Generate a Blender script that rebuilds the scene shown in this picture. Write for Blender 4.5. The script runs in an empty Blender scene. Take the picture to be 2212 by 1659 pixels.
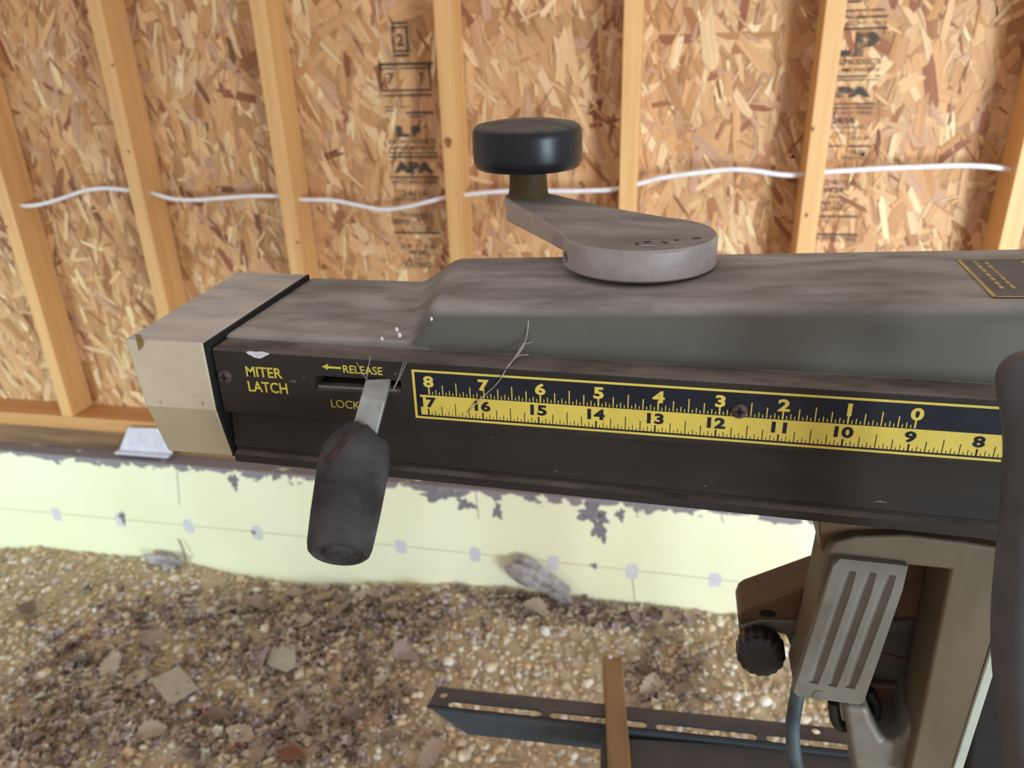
import bpy, bmesh, math, random
import numpy as np
from mathutils import Vector, Matrix
random.seed(7); rng = np.random.default_rng(7)
scene = bpy.context.scene
COL = scene.collection

# ------------------------------------------------------------------ camera
H = 1.45                                    # lens height above the gravel
FPX, CX, CY = 1662.0, 1106.0, 829.5         # focal length and centre for a 2212 x 1659 frame
AX = Vector((0.97996884, 0.05308368, -0.19194584))   # world axes seen from the camera (right, down, forward)
AY = Vector((0.19681442, -0.40535156, 0.89272291))
AZ = Vector((-0.03041652, -0.91261834, -0.40767953))
R3 = Matrix((AX, AY, AZ))                   # camera (right, down, forward) -> world
cam_d = bpy.data.cameras.new('camera'); cam = bpy.data.objects.new('camera', cam_d); COL.objects.link(cam)
B = R3 @ Matrix(((1, 0, 0), (0, -1, 0), (0, 0, -1)))
cam.matrix_world = Matrix.Translation((0, 0, H)) @ B.to_4x4()
cam_d.sensor_fit = 'HORIZONTAL'; cam_d.sensor_width = 34.6; cam_d.lens = 34.6 * FPX / 2212.0
cam_d.clip_start = 0.01; cam_d.clip_end = 60
cam_d.dof.use_dof = True; cam_d.dof.focus_distance = 0.335; cam_d.dof.aperture_fstop = 15.0
scene.camera = cam

# ------------------------------------------------------------------ world, lights, exposure
scene.view_settings.view_transform = 'Standard'; scene.view_settings.look = 'None'
scene.view_settings.exposure = 0.0; scene.view_settings.gamma = 1.0; scene.view_settings.use_curve_mapping = False
w = bpy.data.worlds.new('world'); scene.world = w; w.use_nodes = True
w.node_tree.nodes['Background'].inputs[0].default_value = (1.0, 0.94, 0.89, 1)
w.node_tree.nodes['Background'].inputs[1].default_value = 0.66

def area(name, loc, target, sx, sy, power, color, spread=180):
    d = bpy.data.lights.new(name, 'AREA'); d.shape = 'RECTANGLE'; d.size = sx; d.size_y = sy
    d.energy = power; d.color = color; d.spread = math.radians(spread)
    o = bpy.data.objects.new(name, d); COL.objects.link(o); o.location = loc
    o.rotation_euler = (Vector(target) - Vector(loc)).to_track_quat('-Z', 'Y').to_euler()
    return o
area('door_daylight', (2.9, -1.7, 1.0), (0.75, 1.8, 0.75), 1.3, 1.4, 45, (0.77, 0.95, 1.06), 70)
area('foam_fill', (-2.9, -1.8, 0.75), (-2.15, 1.75, 0.28), 0.8, 1.0, 8, (0.66, 0.99, 1.06), 50)  # added fill lamp, brightens the left end of the foam board

# ------------------------------------------------------------------ helpers
def lin(r, g, b):
    f = lambda c: (c / 255 / 12.92) if c / 255 <= 0.04045 else ((c / 255 + 0.055) / 1.055) ** 2.4
    return (f(r), f(g), f(b), 1.0)

def at(px, py, y):                          # the point where a sight line meets the plane Y = y
    d = R3 @ Vector((px - CX, py - CY, FPX)); return d * (y / d.y) + Vector((0, 0, H))
def atz(px, py, z):                         # ... meets the height z (given from lens height)
    d = R3 @ Vector((px - CX, py - CY, FPX)); return d * (z / d.z) + Vector((0, 0, H))

def link(name, me, mats=None, parent=None, mod=None):
    o = bpy.data.objects.new(name, me); COL.objects.link(o)
    if mats is not None:
        for m in (mats if isinstance(mats, (list, tuple)) else [mats]): me.materials.append(m)
    if parent is not None:
        o.parent = parent; o.matrix_parent_inverse = Matrix.Translation(-parent_loc(parent))
    return o
def parent_loc(o):
    v = Vector(o.location)
    while o.parent is not None:
        v = v + o.matrix_parent_inverse.translation; o = o.parent; v = v + Vector(o.location)
    return v
def fin(name, bm, mats, parent=None, bevel=0.0, seg=2, smooth=False, angle=40, sub=0):
    bmesh.ops.recalc_face_normals(bm, faces=bm.faces)
    me = bpy.data.meshes.new(name); bm.to_mesh(me); bm.free()
    o = link(name, me, mats, parent)
    if smooth or bevel > 0:
        for p in me.polygons: p.use_smooth = True
        me.set_sharp_from_angle(angle=math.radians(angle))
    if bevel > 0:
        b = o.modifiers.new('bevel', 'BEVEL'); b.width = bevel; b.segments = seg; b.limit_method = 'ANGLE'
        b.angle_limit = math.radians(35); b.harden_normals = True
    if sub:
        s = o.modifiers.new('sub', 'SUBSURF'); s.levels = sub; s.render_levels = sub
    return o
def tag(o, label=None, cat=None, group=None, kind=None):
    if label: o['label'] = label
    if cat: o['category'] = cat
    if group: o['group'] = group
    if kind: o['kind'] = kind
    return o
def thing(name, label, cat, loc, group=None):
    o = bpy.data.objects.new(name, None); COL.objects.link(o); o.location = loc; o.empty_display_size = 0.05
    return tag(o, label, cat, group)

def prism(bm, pts, d, mi=0):                # closed outline (list of Vectors) extruded by the vector d
    d = Vector(d); a = [bm.verts.new(p) for p in pts]; b = [bm.verts.new(p + d) for p in pts]
    n = len(pts); fs = [bm.faces.new(a), bm.faces.new(b[::-1])]
    for i in range(n): fs.append(bm.faces.new((a[i], b[i], b[(i + 1) % n], a[(i + 1) % n])))
    for f in fs: f.material_index = mi
    return fs
def box(bm, x0, x1, y0, y1, z0, z1, mi=0):
    return prism(bm, [Vector(p) for p in ((x0, y0, z0), (x1, y0, z0), (x1, y1, z0), (x0, y1, z0))], (0, 0, z1 - z0), mi)
def tube(bm, pts, rad, seg=12, cap=True):
    pts = [Vector(p) for p in pts]; n = len(pts)
    rad = rad if isinstance(rad, (list, tuple)) else [rad] * n
    up = None; rings = []
    for i, p in enumerate(pts):
        t = (pts[min(i + 1, n - 1)] - pts[max(i - 1, 0)]).normalized()
        if up is None:
            up = Vector((0, 0, 1)) if abs(t.z) < 0.9 else Vector((0, 1, 0))
        up = (up - t * up.dot(t)).normalized(); s = t.cross(up)
        rings.append([bm.verts.new(p + (up * math.cos(k * 2 * math.pi / seg) + s * math.sin(k * 2 * math.pi / seg)) * rad[i]) for k in range(seg)])
    for a, b in zip(rings, rings[1:]):
        for k in range(seg): bm.faces.new((a[k], a[(k + 1) % seg], b[(k + 1) % seg], b[k]))
    if cap: bm.faces.new(rings[0][::-1]); bm.faces.new(rings[-1])
def spline(pts, per=6):
    pts = [Vector(p) for p in pts]; out = []
    for i in range(len(pts) - 1):
        p0 = pts[max(i - 1, 0)]; p1 = pts[i]; p2 = pts[i + 1]; p3 = pts[min(i + 2, len(pts) - 1)]
        for k in range(per):
            t = k / per
            out.append(0.5 * ((2 * p1) + (p2 - p0) * t + (2 * p0 - 5 * p1 + 4 * p2 - p3) * t * t + (3 * p1 - p0 - 3 * p2 + p3) * t ** 3))
    out.append(pts[-1]); return out
def lathe(bm, c, axis, prof, seg=48, flute=0, famp=0.0):   # prof: (radius, along)
    c = Vector(c); axis = Vector(axis).normalized()
    u = axis.orthogonal().normalized(); v = axis.cross(u); rings = []
    for r, h in prof:
        if r <= 1e-7: rings.append([bm.verts.new(c + axis * h)]); continue
        ring = []
        for k in range(seg):
            a = 2 * math.pi * k / seg; rr = r * (1 + famp * math.cos(flute * a)) if flute else r
            ring.append(bm.verts.new(c + axis * h + (u * math.cos(a) + v * math.sin(a)) * rr))
        rings.append(ring)
    for a, b in zip(rings, rings[1:]):
        for k in range(seg):
            if len(a) == 1 and len(b) == 1: continue
            if len(a) == 1: bm.faces.new((a[0], b[(k + 1) % seg], b[k]))
            elif len(b) == 1: bm.faces.new((a[k], a[(k + 1) % seg], b[0]))
            else: bm.faces.new((a[k], a[(k + 1) % seg], b[(k + 1) % seg], b[k]))
    for r in (rings[0], rings[-1]):
        if len(r) > 1: bm.faces.new(r)
def boolean_cut(o, cutters):
    for k, bm in enumerate(cutters):
        bmesh.ops.recalc_face_normals(bm, faces=bm.faces)
        me = bpy.data.meshes.new('cut'); bm.to_mesh(me); bm.free()
        c = bpy.data.objects.new('cut', me); COL.objects.link(c)
        m = o.modifiers.new('bool', 'BOOLEAN'); m.operation = 'DIFFERENCE'; m.object = c; m.solver = 'EXACT'
        bpy.context.view_layer.update()
        ev = o.evaluated_get(bpy.context.evaluated_depsgraph_get()); new = bpy.data.meshes.new_from_object(ev)
        o.modifiers.remove(m); o.data = new; bpy.data.objects.remove(c); bpy.data.meshes.remove(me)
def text_polys(s, size, bold=0.0, xs=1.0, align='CENTER', shear=0.0):   # flat glyph outline as (verts, faces)
    cu = bpy.data.curves.new('t', 'FONT'); cu.body = s; cu.size = size; cu.align_x = align; cu.align_y = 'CENTER'
    cu.offset = bold * size; cu.resolution_u = 4; cu.shear = shear
    o = bpy.data.objects.new('t', cu); COL.objects.link(o); bpy.context.view_layer.update()
    me = bpy.data.meshes.new_from_object(o.evaluated_get(bpy.context.evaluated_depsgraph_get()))
    vs = [(v.co.x * xs, v.co.y) for v in me.vertices]; fs = [tuple(p.vertices) for p in me.polygons]
    bpy.data.objects.remove(o); bpy.data.curves.remove(cu); bpy.data.meshes.remove(me)
    return vs, fs
def put_text(bm, s, size, o, ex, ey, mi=0, **k):
    vs, fs = text_polys(s, size, **k); ex = Vector(ex); ey = Vector(ey); o = Vector(o)
    bv = [bm.verts.new(o + ex * a + ey * b) for a, b in vs]
    for f in fs:
        try: bm.faces.new([bv[i] for i in f]).material_index = mi
        except ValueError: pass

# ------------------------------------------------------------------ materials
def nodes(name):
    m = bpy.data.materials.new(name); m.use_nodes = True; nt = m.node_tree
    return m, nt, nt.nodes['Principled BSDF'], nt.nodes.new, nt.links.new
def mixc(nt, fac, a, b):
    n = nt.nodes.new('ShaderNodeMix'); n.data_type = 'RGBA'
    for sock, v in ((n.inputs['Factor'], fac), (n.inputs[6], a), (n.inputs[7], b)):
        if hasattr(v, 'is_output'): nt.links.new(v, sock)
        else: sock.default_value = v
    return n.outputs[2]
def noise(nt, scale, detail=3, vec=None, rough=0.55, dist=0.0):
    n = nt.nodes.new('ShaderNodeTexNoise'); n.inputs['Scale'].default_value = scale; n.inputs['Detail'].default_value = detail
    n.inputs['Roughness'].default_value = rough; n.inputs['Distortion'].default_value = dist
    if vec is not None: nt.links.new(vec, n.inputs['Vector'])
    return n.outputs['Fac']
def ramp(nt, v, lo, hi):
    n = nt.nodes.new('ShaderNodeMapRange'); nt.links.new(v, n.inputs['Value'])
    n.inputs['From Min'].default_value = lo; n.inputs['From Max'].default_value = hi; return n.outputs['Result']
def mul(nt, a, b, op='MULTIPLY'):
    n = nt.nodes.new('ShaderNodeMath'); n.operation = op; n.use_clamp = True
    for s, v in ((n.inputs[0], a), (n.inputs[1], b)):
        if hasattr(v, 'is_output'): nt.links.new(v, s)
        else: s.default_value = v
    return n.outputs[0]
def objvec(nt, sc=(1, 1, 1)):
    t = nt.nodes.new('ShaderNodeTexCoord'); m = nt.nodes.new('ShaderNodeMapping'); m.inputs['Scale'].default_value = sc
    nt.links.new(t.outputs['Object'], m.inputs['Vector']); return m.outputs['Vector']
def bump(nt, h, strength, dist=0.001):
    b = nt.nodes.new('ShaderNodeBump'); b.inputs['Strength'].default_value = strength; b.inputs['Distance'].default_value = dist
    nt.links.new(h, b.inputs['Height']); return b.outputs['Normal']
def mat(name, c1, c2, scale=40, rough=0.5, metal=0.0, sc=(1, 1, 1), lo=0.35, hi=0.65, bmp=0.0, bscale=None, dust=None, dlo=0.2, dhi=0.9, spec=0.5, chips=None, chip_scale=120, chip_t=(0.66, 0.7)):
    m, nt, p, new, lk = nodes(name); v = objvec(nt, sc)
    c = mixc(nt, ramp(nt, noise(nt, scale, 4, v), lo, hi), lin(*c1), lin(*c2))
    if chips: c = mixc(nt, ramp(nt, noise(nt, chip_scale, 3, v), *chip_t), c, lin(*chips))
    p.inputs['Roughness'].default_value = rough; p.inputs['Metallic'].default_value = metal
    p.inputs['Specular IOR Level'].default_value = spec
    if dust:                                # dust lies on what faces up
        g = new('ShaderNodeNewGeometry'); s = new('ShaderNodeSeparateXYZ'); lk(g.outputs['Normal'], s.inputs[0])
        d = mul(nt, ramp(nt, s.outputs['Z'], dlo, dhi), ramp(nt, noise(nt, 55, 5, objvec(nt, (0.5, 1.2, 1))), 0.2, 0.55))
        c = mixc(nt, d, c, mixc(nt, ramp(nt, noise(nt, 30, 5, objvec(nt, (0.4, 1.5, 1))), 0.35, 0.65), lin(*dust), lin(*[int(x * 0.8) for x in dust])))
        rr = new('ShaderNodeMapRange'); lk(d, rr.inputs['Value']); rr.inputs['To Min'].default_value = rough; rr.inputs['To Max'].default_value = 0.95
        lk(rr.outputs['Result'], p.inputs['Roughness'])
    lk(c, p.inputs['Base Color'])
    if bmp: lk(bump(nt, noise(nt, bscale or scale * 4, 3, v), bmp), p.inputs['Normal'])
    return m

DUST = (168, 158, 152)
M = {}
M['olive'] = mat('olive_grey_paint', (84, 82, 74), (91, 89, 80), 25, 0.38, dust=DUST, dlo=0.45, dhi=0.97)
M['rail'] = mat('black_rail_paint', (43, 38, 35), (51, 45, 41), 60, 0.6, spec=0.2, dust=(125, 112, 104), dlo=0.5, dhi=1.0, sc=(0.3, 1, 1), chips=(120, 100, 92), chip_scale=330, chip_t=(0.74, 0.77))
M['label_black'] = mat('label_black', (30, 31, 40), (36, 37, 46), 50, 0.5, spec=0.2)
M['label_yellow'] = mat('label_yellow', (217, 192, 84), (206, 180, 78), 40, 0.5)
M['print_yellow'] = mat('print_yellow', (214, 196, 70), (196, 178, 70), 200, 0.5)
M['void'] = mat('dark_recess', (12, 12, 12), (18, 16, 15), 40, 0.9)
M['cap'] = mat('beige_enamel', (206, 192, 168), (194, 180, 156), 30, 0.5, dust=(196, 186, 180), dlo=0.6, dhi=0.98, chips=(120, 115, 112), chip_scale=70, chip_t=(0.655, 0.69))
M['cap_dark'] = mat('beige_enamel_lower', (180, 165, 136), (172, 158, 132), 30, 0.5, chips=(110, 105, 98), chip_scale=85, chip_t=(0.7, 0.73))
M['cast'] = mat('cast_aluminium', (176, 164, 162), (156, 146, 144), 60, 0.45, 0.2, bmp=0.15, chips=(112, 98, 92), chip_scale=45, chip_t=(0.69, 0.74), dust=(156, 144, 136), dlo=0.4, dhi=0.95)
M['knob'] = mat('black_phenolic', (19, 20, 26), (28, 29, 36), 90, 0.34, spec=0.35, dust=(120, 108, 98), dlo=0.4, dhi=1.0, chips=(95, 85, 80), chip_scale=420, chip_t=(0.74, 0.78))
M['post'] = mat('brown_post', (92, 74, 46), (74, 60, 42), 50, 0.6, spec=0.2)
M['rubber'] = mat('dusty_rubber', (34, 32, 34), (78, 73, 74), 46, 0.8, lo=0.38, hi=0.66, spec=0.25, dust=(92, 87, 87), dlo=0.1, dhi=1.3, bmp=0.25, bscale=500)
M['bare'] = mat('bare_steel', (168, 166, 164), (140, 138, 134), 90, 0.45, 0.35)
M['rust'] = mat('rusty_screw', (96, 76, 70), (70, 54, 48), 400, 0.7, 0.2, bmp=0.3)
M['white_chip'] = mat('white_paint_chip', (225, 215, 220), (205, 195, 205), 300, 0.8)
M['yoke'] = mat('yoke_casting', (124, 118, 108), (110, 103, 92), 50, 0.5, 0.1, bmp=0.1)
M['yoke_leg'] = mat('yoke_leg_paint', (104, 90, 70), (92, 78, 60), 50, 0.55, sc=(1, 1, 0.3))
M['yoke_lit'] = mat('yoke_lit_edge', (186, 188, 174), (174, 176, 164), 50, 0.5)  # pale tone has the light on the leg's edge put into it
M['motor'] = mat('motor_paint', (84, 78, 68), (74, 68, 60), 40, 0.5)
M['brown_arm'] = mat('brown_casting', (100, 72, 48), (84, 60, 42), 60, 0.5)
M['black'] = mat('black_plastic', (22, 21, 22), (32, 30, 30), 80, 0.45)
M['cord'] = mat('cord_rubber', (44, 54, 58), (74, 86, 90), 40, 0.55)
M['handle'] = mat('handle_dark_grey', (70, 68, 74), (80, 78, 84), 60, 0.5, bmp=0.3, bscale=1500)
M['steel'] = mat('blue_grey_steel', (66, 72, 78), (58, 64, 70), 40, 0.65, dust=(96, 84, 78), dlo=0.6, dhi=0.95)
M['steel_dark'] = mat('dark_grey_tray', (74, 68, 66), (64, 60, 58), 30, 0.6)
M['brass'] = mat('brown_bar_paint', (150, 116, 76), (130, 98, 64), 60, 0.5, sc=(1, 0.2, 1))
M['cable'] = mat('white_cable_sheath', (236, 230, 232), (222, 214, 218), 30, 0.4)
M['web'] = mat('cobweb_silk', (170, 160, 150), (150, 140, 130), 100, 0.9)
M['paper'] = mat('grey_cardboard', (178, 168, 150), (166, 156, 140), 60, 0.9)
M['white_sheet'] = mat('white_flashing', (214, 208, 218), (200, 195, 206), 30, 0.5)
M['mortar'] = mat('grey_mortar', (182, 174, 174), (130, 120, 116), 34, 0.95, bmp=0.6, bscale=120)
M['pine'] = mat('pine_face', (226, 176, 116), (208, 156, 98), 4, 0.55, sc=(14, 14, 0.5), lo=0.3, hi=0.7, chips=(150, 100, 64), chip_scale=3.0, chip_t=(0.77, 0.8))
M['knot'] = mat('pine_knot', (168, 108, 62), (120, 74, 46), 120, 0.7)
M['pine_x'] = mat('pine_plate', (206, 150, 92), (186, 130, 78), 4, 0.6, sc=(0.5, 14, 14), lo=0.3, hi=0.7)
M['treated'] = mat('dirty_sill_plate', (150, 112, 78), (96, 68, 46), 4, 0.8, sc=(0.8, 6, 12), lo=0.3, hi=0.7)
M['tape'] = mat('lavender_patch', (216, 210, 214), (202, 196, 200), 30, 0.6)
M['mud'] = mat('dried_mud', (132, 124, 128), (116, 108, 112), 60, 0.95)

# OSB flakes: colour and grain per flake
m, nt, p, new, lk = nodes('osb_flakes')
a = new('ShaderNodeAttribute'); a.attribute_name = 'flake_colour'; g = new('ShaderNodeAttribute'); g.attribute_name = 'grain'
mp = new('ShaderNodeMapping'); mp.inputs['Scale'].default_value = (9, 170, 40); lk(g.outputs['Vector'], mp.inputs['Vector'])
f = ramp(nt, noise(nt, 1.0, 3, mp.outputs['Vector']), 0.25, 0.75)
hs = new('ShaderNodeHueSaturation'); lk(a.outputs['Color'], hs.inputs['Color'])
mr = new('ShaderNodeMapRange'); lk(f, mr.inputs['Value']); mr.inputs['To Min'].default_value = 0.80; mr.inputs['To Max'].default_value = 1.14
lk(mr.outputs['Result'], hs.inputs['Value']); lk(hs.outputs['Color'], p.inputs['Base Color']); p.inputs['Roughness'].default_value = 0.62
p.inputs['Specular IOR Level'].default_value = 0.3
M['osb'] = m
# ink worn through by the grain
m, nt, p, new, lk = nodes('stamp_ink'); p.inputs['Base Color'].default_value = lin(62, 56, 54); p.inputs['Roughness'].default_value = 0.8
tr = new('ShaderNodeBsdfTransparent'); mx = new('ShaderNodeMixShader'); out = nt.nodes['Material Output']
lk(mul(nt, ramp(nt, noise(nt, 38, 4, objvec(nt)), 0.27, 0.46), 0.84), mx.inputs[0]); lk(tr.outputs[0], mx.inputs[1]); lk(p.outputs[0], mx.inputs[2]); lk(mx.outputs[0], out.inputs['Surface'])
M['ink'] = m
# attribute-coloured stone and leaves
def attr_mat(name, rough, bmp=0.0):
    m, nt, p, new, lk = nodes(name); a = new('ShaderNodeAttribute'); a.attribute_name = 'tint'
    n = noise(nt, 90, 3, objvec(nt)); hs = new('ShaderNodeHueSaturation'); lk(a.outputs['Color'], hs.inputs['Color'])
    mr = new('ShaderNodeMapRange'); lk(n, mr.inputs['Value']); mr.inputs['From Min'].default_value = 0.3; mr.inputs['From Max'].default_value = 0.7
    mr.inputs['To Min'].default_value = 0.75; mr.inputs['To Max'].default_value = 1.15
    lk(mr.outputs['Result'], hs.inputs['Value']); lk(hs.outputs['Color'], p.inputs['Base Color']); p.inputs['Roughness'].default_value = rough
    p.inputs['Specular IOR Level'].default_value = 0.25
    return m
M['stone'] = attr_mat('gravel_stone', 0.85); M['leaf'] = attr_mat('dead_leaf', 0.85)
M['soil'] = mat('sandy_soil', (194, 174, 146), (172, 150, 122), 30, 0.95, bmp=0.8, bscale=160)
# foam board: pale yellow, muddy along its top edge
m, nt, p, new, lk = nodes('yellow_foam'); v = objvec(nt)
c = mixc(nt, ramp(nt, noise(nt, 3, 3, v), 0.3, 0.7), lin(242, 239, 208), lin(238, 231, 194))
s = new('ShaderNodeSeparateXYZ'); lk(v, s.inputs[0])
edge = ramp(nt, s.outputs['Z'], -0.13, 0.0)                       # 0 deep on the board, 1 at the top edge
th = mul(nt, mul(nt, edge, edge), 0.62)
thr = new('ShaderNodeMath'); thr.operation = 'ADD'; lk(noise(nt, 26, 4, objvec(nt, (0.7, 1, 1))), thr.inputs[0]); lk(th, thr.inputs[1])
c = mixc(nt, ramp(nt, thr.outputs[0], 0.98, 1.0), c, lin(138, 128, 132))
c = mixc(nt, ramp(nt, noise(nt, 70, 2, objvec(nt)), 0.755, 0.77), c, lin(150, 140, 128))
lk(c, p.inputs['Base Color']); p.inputs['Roughness'].default_value = 0.55
M['foam'] = m

# ------------------------------------------------------------------ the building shell
YS, YO = 1.767, 1.856                       # stud faces, OSB sheet
bm = bmesh.new(); box(bm, -3.2, 2.2, YO + 0.004, YO + 0.016, 0.30, 2.3)
base = bmesh.new()
wall = fin('wall_back', bm, mat('osb_backing', (190, 142, 96), (160, 112, 74), 30, 0.7)); tag(wall, kind='structure')
# flakes pressed into the sheet
PAL = [((224, 183, 140), 5), ((213, 166, 120), 8), ((203, 151, 104), 8), ((182, 130, 84), 5), ((162, 108, 70), 2.6), ((148, 92, 64), 2.0), ((192, 148, 118), 4), ((232, 200, 156), 2.2), ((128, 80, 54), .5)]
cols = np.array([lin(*c)[:3] for c, _ in PAL]); wts = np.array([w_ for _, w_ in PAL], float); wts /= wts.sum()
NF = 12500
fx = rng.uniform(-2.35, 1.45, NF); fz = rng.uniform(0.42, 1.98, NF)
big = rng.random(NF); B1, B2 = big < .30, (big >= .30) & (big < .62)
L_ = np.where(B1, rng.uniform(.08, .17, NF), np.where(B2, rng.uniform(.05, .11, NF), rng.uniform(.02, .07, NF)))
W_ = np.where(B1, rng.uniform(.020, .055, NF), np.where(B2, rng.uniform(.008, .026, NF), rng.uniform(.002, .008, NF)))
an = np.where(rng.random(NF) < .8, rng.normal(math.pi / 2 + .12, 0.42, NF), rng.uniform(0, math.pi, NF))
order = np.argsort(-L_ * W_ + rng.normal(0, .0016, NF)); fx, fz, L_, W_, an = fx[order], fz[order], L_[order], W_[order], an[order]
ci = rng.choice(len(PAL), NF, p=wts); fc = cols[ci] * rng.uniform(.88, 1.1, (NF, 1)); area_ = (L_ * W_)[:, None]; fc = np.where(area_ > .0025, .55 * fc + .45 * np.array(lin(204, 154, 108)[:3]), fc)
shape = np.array([(-.5, -.36), (-.30, -.5), (.32, -.46), (.5, -.36), (.46, .05), (.40, .46), (-.36, .48), (-.46, .08)])
sh = shape[None] + rng.normal(0, .05, (NF, 8, 2)); sh[:, [0, 3, 4, 7], 0] += rng.normal(0, .11, (NF, 4)); a_ = sh[..., 0] * L_[:, None]; b_ = sh[..., 1] * W_[:, None]
bend = (a_ ** 2) * rng.normal(0, .8, (NF, 1)); b_ = b_ + bend
X_ = fx[:, None] + a_ * np.cos(an)[:, None] - b_ * np.sin(an)[:, None]; Z_ = fz[:, None] + a_ * np.sin(an)[:, None] + b_ * np.cos(an)[:, None]
Yd = 0.0042 - np.arange(NF) * 2.6e-7
co = np.empty((NF, 8, 3), np.float32); co[..., 0] = X_; co[..., 1] = Yd[:, None]; co[..., 2] = Z_ - H
me = bpy.data.meshes.new('flake_face'); me.vertices.add(NF * 8); me.vertices.foreach_set('co', co.ravel())
me.loops.add(NF * 8); me.loops.foreach_set('vertex_index', np.arange(NF * 8, dtype=np.int32))
me.polygons.add(NF); me.polygons.foreach_set('loop_start', np.arange(0, NF * 8, 8, dtype=np.int32))
me.update(calc_edges=True)
ca = me.attributes.new('flake_colour', 'FLOAT_COLOR', 'POINT'); cc = np.ones((NF, 8, 4), np.float32); cc[..., :3] = fc[:, None, :]; ca.data.foreach_set('color', cc.ravel())
ga = me.attributes.new('grain', 'FLOAT_VECTOR', 'POINT'); gg = np.empty((NF, 8, 3), np.float32); gg[..., 0] = a_; gg[..., 1] = b_; gg[..., 2] = rng.random((NF, 1)) * 50; ga.data.foreach_set('vector', gg.ravel())
fl = bpy.data.objects.new('flake_face', me); COL.objects.link(fl); me.materials.append(M['osb'])
fl.location = (0, YO, H); fl.parent = wall; tag(fl, kind='stuff')

# ink stamps printed on the sheet between the studs
def stamp(name, items):
    bm = bmesh.new(); yy = YO - 0.0012
    for it in items:
        if it[0] == 't':
            _, s, x0, x1, yt, yb, bold, shear = it
            a = at(x0, (yt + yb) / 2, yy); b = at(x1, (yt + yb) / 2, yy); t = at((x0 + x1) / 2, yt, yy); u = at((x0 + x1) / 2, yb, yy)
            h = t.z - u.z; vs, _f = text_polys(s, 1.0, bold, 1.0, 'CENTER', shear)
            xs = [q[0] for q in vs]; ys = [q[1] for q in vs]; wd = max(xs) - min(xs); hh = max(ys) - min(ys)
            size = h / hh; sx = (b.x - a.x) / (wd * size); mid = (a + b) / 2; mid.z = (t.z + u.z) / 2 - size * (max(ys) + min(ys)) / 2
            mid.x -= size * sx * (max(xs) + min(xs)) / 2
            put_text(bm, s, size, mid, (1, 0, 0), (0, 0, 1), bold=bold, xs=sx, shear=shear)
        else:
            _, x0, x1, yt, yb = it
            a = at(x0, (yt + yb) / 2, yy); b = at(x1, (yt + yb) / 2, yy); t = at((x0 + x1) / 2, yt, yy).z; u = at((x0 + x1) / 2, yb, yy).z
            bm.faces.new([bm.verts.new(q) for q in ((a.x, yy, u), (b.x, yy, u), (b.x, yy, t), (a.x, yy, t))])
    o = fin(name, bm, M['ink'], wall); return o
T = lambda s, x0, x1, yt, yb, bold=0.0, shear=0.0: ('t', s, x0, x1, yt, yb, bold, shear)
Q = lambda x0, x1, yt, yb: ('q', x0, x1, yt, yb)
stamp('grade_stamp', [Q(847, 880, 47, 52), Q(846, 880, 57, 61), Q(847, 852, 57, 112), Q(877, 882, 57, 112), Q(851, 884, 108, 113), Q(852, 884, 117, 123), T('2', 857, 872, 72, 100, .03),
    Q(819, 935, 135, 141), Q(820, 932, 146, 149), Q(820, 824, 137, 196), Q(926, 930, 137, 196), Q(824, 930, 193, 197), Q(826, 932, 204, 208), T('7', 836, 852, 158, 182, .01), T('7', 905, 915, 158, 182, .01),
    Q(832, 850, 230, 233), Q(862, 888, 230, 232), Q(832, 850, 238, 241), Q(878, 936, 241, 246), Q(885, 915, 250, 253),
    T('L', 857, 884, 272, 296, .07), T('P', 890, 908, 272, 296, .07), T('BUILDING PRODUCTS', 840, 941, 301, 311, .01), T('ALPENA, MICHIGAN', 843, 940, 315, 325, .01), Q(840, 945, 329, 332), Q(841, 945, 337, 341),
    T('APA', 851, 936, 350, 374, .07), Q(842, 947, 381, 385), T('RATED SHEATHING', 846, 946, 388, 398, .01), T('24/16', 868, 925, 411, 424, .01), T('SIZED FOR SPACING', 850, 946, 427, 434),
    T('EXPOSURE 1', 860, 930, 461, 469), T('THICKNESS', 846, 885, 474, 485, .02), T('7/16', 892, 918, 480, 488), T('NRB-108', 890, 928, 490, 497), Q(853, 950, 501, 505), T('24 / 16', 864, 940, 527, 537), T('W24', 884, 919, 540, 551, .02), T('SPAN', 893, 911, 555, 563), T('RATING', 876, 931, 565, 579, .01)])
stamp('grade_stamp', [Q(1832, 1862, 0, 6), Q(1828, 1912, 20, 24), Q(1826, 1918, 34, 39), T('EDGE SPACING 1/8 INCH', 1828, 1916, 46, 53), Q(1822, 1918, 59, 64),
    T('L', 1800, 1841, 68, 122, .05), T('P', 1848, 1898, 68, 122, .06), T('BUILDING PRODUCTS', 1752, 1904, 128, 140, .012), T('ALPENA, MICHIGAN', 1752, 1898, 147, 157, .01), Q(1808, 1902, 163, 167), Q(1808, 1900, 171, 174),
    T('APA', 1768, 1883, 187, 211, .07), Q(1800, 1890, 223, 226), Q(1800, 1886, 232, 235), T('RATED SHEATHING', 1776, 1884, 240, 248), T('24/16', 1799, 1848, 253, 268, .02), T('SIZED FOR SPACING', 1780, 1872, 271, 279), T('EXPOSURE 1', 1800, 1855, 284, 291), T('7/16 IN', 1838, 1880, 294, 303, .01),
    Q(1790, 1820, 314, 317), Q(1834, 1882, 314, 318), T('STUDS', 1836, 1870, 325, 334, .02), T('16 INCH O.C.', 1820, 1870, 337, 345, .01), T('24/16', 1780, 1850, 388, 400), T('W24', 1779, 1823, 405, 417, .02), T('SPAN', 1788, 1810, 421, 430), T('RATED', 1776, 1830, 434, 444, .01), T('SIDING', 1774, 1828, 446, 456, .01), Q(1770, 1854, 466, 470), Q(1766, 1854, 505, 509), T('INSTALL THIS', 1762, 1850, 511, 522, .01)])

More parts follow.
